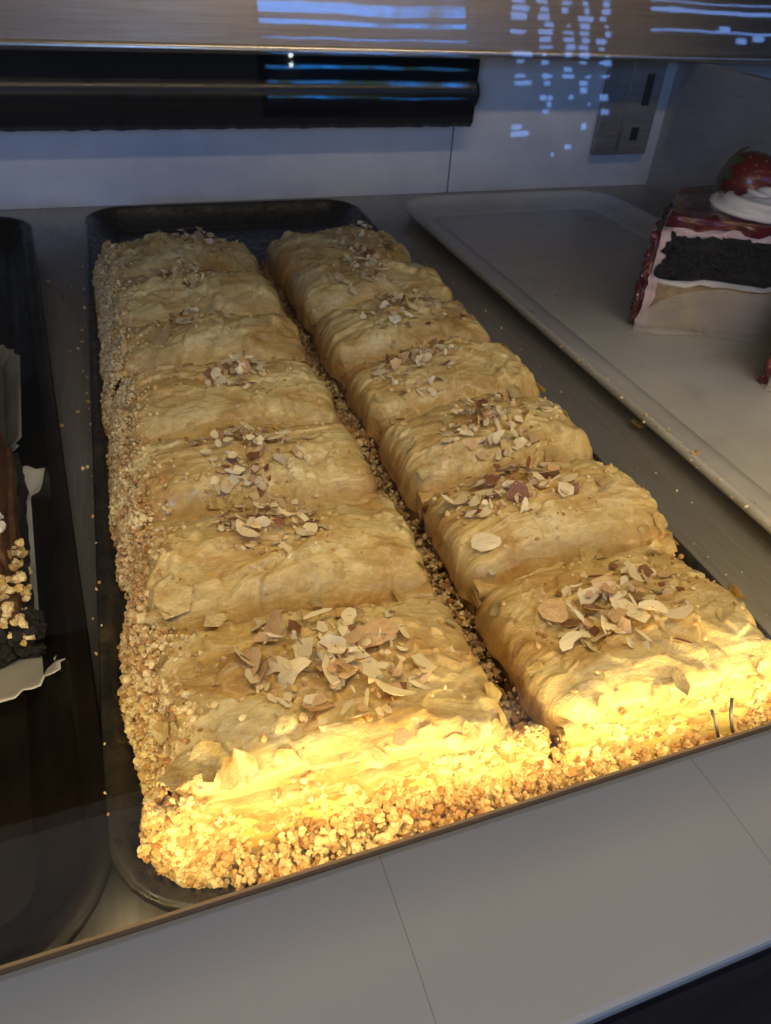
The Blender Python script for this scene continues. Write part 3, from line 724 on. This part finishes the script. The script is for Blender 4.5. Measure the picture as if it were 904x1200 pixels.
# tiny sugar and almond bits on the tops
for i, s_ in enumerate(slices):
    pts, szs = [], []
    for (u0, v0, u1, v1), cnt in CL[i]:
        for k in range(150 if i in (0, 7, 8, 1) else 90):
            u = r.gauss((u0 + u1) / 2, (u1 - u0) * .36); v = r.gauss((v0 + v1) / 2, (v1 - v0) * .36); x, y = to_local(s_, u, v)
            if abs(x) > s_.hx * .93 or abs(y) > s_.hy * .95: continue
            p, n_ = s_.surf(x, y); p = p + n_ * .002; pts.append(tuple(p)); szs.append(r.uniform(.004, .011))
    crumbs('almond_bits', pts, szs, s_.t, False, mat=CRUMB, origin=(0, 0, 0))

# two filo scraps against the pale tray, and two wires by the ledge
for u, v, sz, lb in ((748, 497, .06, 'small torn filo scrap on the steel shelf, left of the pale tray edge, farther one'), (803, 537, .05, 'small torn filo scrap against the rim of the pale tray, nearer one')):
    p = at_z(u, v, 0.012); o = link('filo_scrap', r.choice(SH)[1], None, p, (0.2, 0.1, r.uniform(0, 6))); k = sz / (2 * UNIT); o.scale = (k, k, k)
    setp(o, lb, 'crumb flake', 'filo scraps beside the pale tray')
t = empty('wire_clip', tuple(at_z(848, 850, 0.19)), 'two thin bent dark wires standing in the crumbs at the front right', 'wire')
WIRE = plain('dark_wire', (0.035, 0.032, 0.032), 0.6, 0.0).m
a, b = at_z(842, 864, .17) - at_z(848, 850, .19), at_z(834, 832, .20) - at_z(848, 850, .19)
MB().tube([a, a.lerp(b, .5) + Vector((.002, 0, 0)), b], .0022, 8).build('prong', WIRE, t, smooth=True)
a, b = at_z(859, 858, .17) - at_z(848, 850, .19), at_z(858, 818, .205) - at_z(848, 850, .19)
MB().tube([a, a.lerp(b, .5) + Vector((-.003, 0, 0)), b], .0024, 8).build('prong', WIRE, t, smooth=True)

# ------------------------------------------------------------------ layer cake slices on the pale tray
TAN = plain('tan_sponge', (0.56, 0.38, 0.21), 0.75, nz=(30, 6), amt=0.4); TAN.bump(TAN.noise(60, 5), 0.9, 0.01); TAN = TAN.m
CHOC = plain('dark_chocolate_sponge', (0.022, 0.019, 0.017), 0.85, nz=(34, 6), amt=0.6); CHOC.bump(CHOC.noise(50, 5), 1.0, 0.014); CHOC = CHOC.m
CREAM = plain('whipped_cream', (0.86, 0.80, 0.76), 0.4, nz=(10, 3), amt=0.06, sss=0.3); CREAM.sssr((1, .8, .7), .002); CREAM.bump(CREAM.noise(24, 4), .4, .008); CREAM = CREAM.m
PINK = plain('pink_stained_cream', (0.84, 0.60, 0.60), 0.45, nz=(16, 5), amt=0.35); PINK.bump(PINK.noise(30, 4), .5, .008); PINK = PINK.m
GLZ = plain('dark_red_glaze', (0.16, 0.008, 0.018), 0.16, nz=(12, 4), amt=0.6, coat=0.6); GLZ.bump(GLZ.noise(20, 4), .6, .012); GLZ = GLZ.m
def m_wrap():
    m = N('clear_cake_film')
    m.set(color=(0.62, 0.58, 0.54), rough=0.28, alpha=m.ramp(m.noise(5, 4, .6, None, 1.0), [(.3, .30), (.7, .62)]))
    m.bump(m.noise(7, 4, .6, (1, 1, .3), 1.0), .5, .02); return m.m
WRAP = m_wrap()
def slab(x0, x1, y0, y1, z0, z1, mat, name, parent, sd, amp=0.008, nx=40, nz=10, ny=14, fr=22, shear=0.0):
    """box with a lumpy surface"""
    bm = bmesh.new(); bmesh.ops.create_cube(bm, size=1)
    bmesh.ops.subdivide_edges(bm, edges=bm.edges[:], cuts=14, use_grid_fill=True)
    mb = MB(); bm.verts.ensure_lookup_table()
    for v in bm.verts:
        p = Vector((x0 + (x1 - x0) * (v.co.x + .5), y0 + (y1 - y0) * (v.co.y + .5), z0 + (z1 - z0) * (v.co.z + .5)))
        d = Vector((noise.noise(p * fr + Vector((sd, 0, 0))), noise.noise(p * fr + Vector((0, sd, 5))), noise.noise(p * fr + Vector((3, 9, sd)))))
        d2 = Vector((noise.noise(p * fr * 2.7 + Vector((sd, 0, 0))), noise.noise(p * fr * 2.7 + Vector((0, sd, 5))), 0)) * .5
        p = p + (d + d2) * amp * 1.6; mb.v.append((p.x + shear * p.y, p.y, p.z))
    mb.f = [tuple(w.index for w in f.verts) for f in bm.faces]; mb.m = [0] * len(mb.f); bm.free()
    return mb.build(name, mat, parent, smooth=True)
def cake(loc, rz, label, ln, dp, full, sd):
    t = empty('cake_slice', loc, label, 'cake', 'layer cake slices on the pale tray', rz=rz)
    sh = 0.34
    slab(0.03, ln, 0.0, dp, 0.0, 0.160, TAN, 'tan_sponge', t, sd, .004, shear=sh)
    slab(0.028, ln, 0.000, dp, 0.158, 0.195, CREAM, 'cream_layer', t, sd + 1, .010, shear=sh)
    slab(0.034, ln, -0.008, dp, 0.190, 0.325, CHOC, 'chocolate_sponge', t, sd + 2, .020, fr=26, shear=sh)
    slab(0.02, ln, 0.0, dp, 0.322, 0.346, PINK, 'pink_cream_layer', t, sd + 3, .010, shear=sh)
    slab(0.010, ln, 0.010, dp, 0.345, 0.382, GLZ, 'red_glaze', t, sd + 4, .012, shear=sh)
    slab(0.006, 0.036, -0.006, dp, 0.0, 0.335, PINK, 'side_cream', t, sd + 5, .008, shear=sh)
    slab(-0.020, 0.008, 0.008, dp + .02, 0.0, 0.32, GLZ, 'side_glaze', t, sd + 6, .011, fr=40, shear=sh)
    rq = random.Random(sd); pts = []; sz = []
    for k in range(1900): pts.append((rq.uniform(.05, ln) , -0.012 + rq.uniform(-.006, .004), rq.uniform(.195, .325))); sz.append(rq.uniform(.006, .016))
    crumbs('chocolate_crumbs', pts, sz, t, True, mat=CHOC)
    pts = []; sz = []
    for k in range(260): pts.append((-0.016 + rq.uniform(-.008, .006) + sh * .1, rq.uniform(0, dp), rq.uniform(.0, .32))); pts[-1] = (pts[-1][0] - sh * .1 + sh * pts[-1][1], pts[-1][1], pts[-1][2]); sz.append(rq.uniform(.010, .024))
    crumbs('red_crumbs', pts, sz, t, True, mat=GLZ)
    t.scale = (1, 1, .94)
    # clear film round the lower half
    mb = MB(); n = 40; vv = []
    for i in range(n):
        q = i / (n - 1); x = 0.0 + (ln + .02) * q; h = 0.035 + 0.135 * min(1, (q * 3.0)) ** .6 + 0.01 * math.sin(q * 9)
        for k in range(6): vv.append((x - 0.01 + 0.05 * 0, -0.022 - 0.012 * math.sin(q * 14 + k * .5) - 0.02 * (1 - k / 5), h * k / 5))
    mb.add(vv, grid_faces(6, n)); mb.build('clear_film', WRAP, t, smooth=True)
    return t
yaw = math.atan2(-.195, .43)
ck = cake((1.60, 1.87, 0.012), yaw, 'dark chocolate and tan layer cake slice with cream swirl on the pale tray', 0.75, 0.42, True, 3)
cake((1.765, 1.41, 0.012), yaw - .25, 'nearer pink glazed cake slice cut off by the right photo edge', 0.5, 0.30, True, 31)

# cream swirl: piped ridged ribbon wound in a flat oval
def place_on_cake(x, y, z):
    c, s_ = math.cos(yaw), math.sin(yaw); return Vector((1.60 + x * c - y * s_, 1.87 + x * s_ + y * c, 0.012 + z))
mb = MB(); n = 150; m_ = 24; vv = []
for i in range(n):
    q = i / (n - 1); a = q * 2 * math.pi * 1.8; rad = 0.105 * (1 - 0.80 * q); c = Vector((math.cos(a) * rad * 1.35, math.sin(a) * rad * .9, 0.028 + 0.055 * q)); tr = 0.042 * (1 - .45 * q)
    d = Vector((-math.sin(a), math.cos(a), 0)); u = d.cross(Vector((0, 0, 1)))
    for k in range(m_):
        b = 2 * math.pi * k / m_; rr = tr * (1 + 0.26 * math.cos(b * 5 + q * 40)); vv.append(c + u * math.cos(b) * rr + Vector((0, 0, 1)) * math.sin(b) * rr * .8)
mb.add(vv, grid_faces(m_, n, wrap_u=True)); mb.build('cream_swirl', CREAM, ck, (0.345, 0.12, 0.345), smooth=True).scale = (1.2, 1.0, 1.25)

# strawberry with seeds and leafy cap, lying on the cream
def m_berry():
    m = N('strawberry_red'); m.set(color=m.ramp(m.noise(6, 4), [(.35, (0.085, 0.005, 0.007)), (.7, (0.20, 0.012, 0.012))]), rough=0.3, coat=.25, sss=.15).sssr((1, .2, .1), .002)
    v = m.vor(13); m.bump(m.ramp(v, [(0, 0.0), (.35, 1.0)]), .6, .008); return m.m
bp = place_on_cake(0.290, 0.20, 0.435)
t = empty('strawberry', tuple(bp), 'dark red strawberry with green cap lying on the cream swirl', 'strawberry')
t.rotation_euler = (R(12), R(112), R(-20)); t.scale = (1.42, 1.42, 1.42)
mb = MB(); nu, nv = 36, 24; vv = []
for j in range(nv):
    q = j / (nv - 1); z = -0.065 + 0.165 * q; rad = 0.074 * math.sin(math.pi * min(1, q * 0.93 + 0.035)) ** .55 * (1 - .42 * q)
    for i in range(nu): a = 2 * math.pi * i / nu; vv.append((math.cos(a) * rad, math.sin(a) * rad, z))
mb.add(vv, grid_faces(nu, nv, wrap_u=True) + [tuple(range(nu))[::-1], tuple(range((nv - 1) * nu, nv * nu))]); mb.build('flesh', m_berry(), t, smooth=True)
SEED = plain('berry_seed', (0.30, 0.16, 0.05), .5).m
sm = MB().tube([(0, 0, -.004), (0, 0, 0), (0, 0, .004)], [.0006, .0015, .0006], 6).mesh('seed', SEED)
for j in range(8):
    q = 0.16 + j * .1; z = -0.065 + 0.165 * q; rad = 0.074 * math.sin(math.pi * min(1, q * 0.93 + 0.035)) ** .55 * (1 - .42 * q)
    for i in range(10):
        a = 2 * math.pi * (i + .5 * (j % 2)) / 10; link('seed', sm, t, (math.cos(a) * rad, math.sin(a) * rad, z))
LEAF = plain('berry_leaf', (0.055, 0.075, 0.025), .5, amt=.4).m
lm = MB(); vv = []
for k in range(7):
    q = k / 6; w = 0.013 * math.sin(math.pi * min(1, q * .9 + .1)); vv += [(q * .062, -w, .004 * math.sin(q * 3) - q * q * .012), (q * .062, w, .004 * math.sin(q * 3) - q * q * .012)]
lm.add(vv, grid_faces(2, 7)); lm = lm.mesh('leaf', LEAF)
for k in range(8):
    o = link('leaf', lm, t, (0, 0, -0.066), (0, R(-8), k * .785 + .2)); o.scale = (1, 1, -1)

# ------------------------------------------------------------------ chocolate cakes on the left tray
BROWN = plain('brown_wafer', (0.17, 0.075, 0.030), .5, nz=(30, 5), amt=.5); BROWN.bump(BROWN.noise(45, 4), .8, .01); BROWN = BROWN.m
PAPER = plain('white_paper', (0.66, 0.63, 0.58), .6, nz=(10, 4), amt=.1, sss=0.1); PAPER.bump(PAPER.noise(9, 4), .4, .01); PAPER = PAPER.m
PAPER2 = plain('greasy_paper', (0.34, 0.32, 0.30), .45, nz=(8, 4), amt=.35).m
NUT = m_crumb('nut_topping', (0.60, 0.36, 0.10), (0.82, 0.62, 0.26), (0.88, 0.74, 0.42))
def liner(loc, rz, w, l, h, mat, label, sd):
    path = rr_path(-w / 2, w / 2, -l / 2, l / 2, min(w, l) * .3, 12); n = len(path); vv = []; nz = 7
    for k in range(nz):
        for i, (cx, cy, ca, sa, rad) in enumerate(path):
            q = k / (nz - 1); off = 0.045 * q ** 1.5 + .006 * math.sin(i * 2.1 + sd) * q + 0.018 * noise.noise(Vector((cx * 9 + ca, cy * 9 + sa, sd))) * q
            vv.append((cx + ca * (rad + off), cy + sa * (rad + off), h * q * (1 + .28 * noise.noise(Vector((cx * 6 + ca * .8, cy * 6 + sa * .8, sd + 4))))))
    mb = MB(); mb.add(vv, grid_faces(n, nz, wrap_u=True) + [tuple(range(n))[::-1]])
    o = mb.build('paper_liner', mat, None, loc, (0, 0, rz), smooth=True); o.modifiers.new('s', 'SOLIDIFY').thickness = .002 * S
    return setp(o, label, 'paper liner', 'paper liners under the chocolate cakes')
LR = R(4)
liner((-0.325, 1.12, .014), LR, 0.165, 0.54, .045, PAPER, 'white crimped paper liner round the nearer chocolate cake on the left', 2.0)
liner((-0.43, 1.74, .014), LR, 0.17, 0.52, .055, PAPER2, 'greyish greasy paper liner round the farther chocolate cake on the left', 8.0)
def choc(loc, name, label, l, nuts, sd):
    t = empty(name, loc, label, 'cake', 'chocolate cakes on the left tray', rz=LR)
    slab(-.085, .075, -l / 2, l / 2, 0.004, .075, CHOC, 'chocolate_base', t, sd, .008)
    slab(-.082, .072, -l / 2, l / 2, .075, .10, BROWN, 'brown_layer', t, sd + 1, .005)
    # ribbed wafer bar standing along the edge
    mb = MB(); ny = 60
    for k in range(ny):
        y = -l / 2 + .09 + (l - .09) * k / ny; mb.box(.052, .062, y, y + (l - .09) / ny * .55, .02, .155)
    mb.box(.03, .056, -l / 2 + .09, l / 2, .02, .16); mb.build('ribbed_wafer', BROWN, t)
    if nuts:
        pts = []; sz = []
        rr_ = random.Random(sd)
        for k in range(420): pts.append((rr_.uniform(-.09, .085), -l / 2 + rr_.uniform(-.03, .16), .04 + rr_.random() * .09)); sz.append(rr_.uniform(.008, .020))
        crumbs('nut_topping', pts, sz, t, True, mat=NUT)
        pts = []; sz = []
        for k in range(200): pts.append((rr_.uniform(-.09, .09), -l / 2 + rr_.uniform(-.02, .03), .01 + rr_.random() * .06)); sz.append(rr_.uniform(.014, .03))
        crumbs('chocolate_crumbs', pts, sz, t, True, mat=CHOC)
        pts = []; sz = []
        for k in range(70): pts.append((.02 + rr_.gauss(0, .022), -l / 2 + .17 + rr_.gauss(0, .03), .14 + rr_.random() * .03)); sz.append(rr_.uniform(.012, .026))
        crumbs('cream_dab', pts, sz, t, True, mat=CREAM)
    return t
choc((-0.345, 1.18, .018), 'chocolate_cake', 'nearer chocolate cake on the left with yellow nuts and a white cream dab', .50, True, 5)
choc((-0.435, 1.74, .018), 'chocolate_cake', 'farther chocolate cake with a ribbed wafer side on the left tray', .52, False, 15)
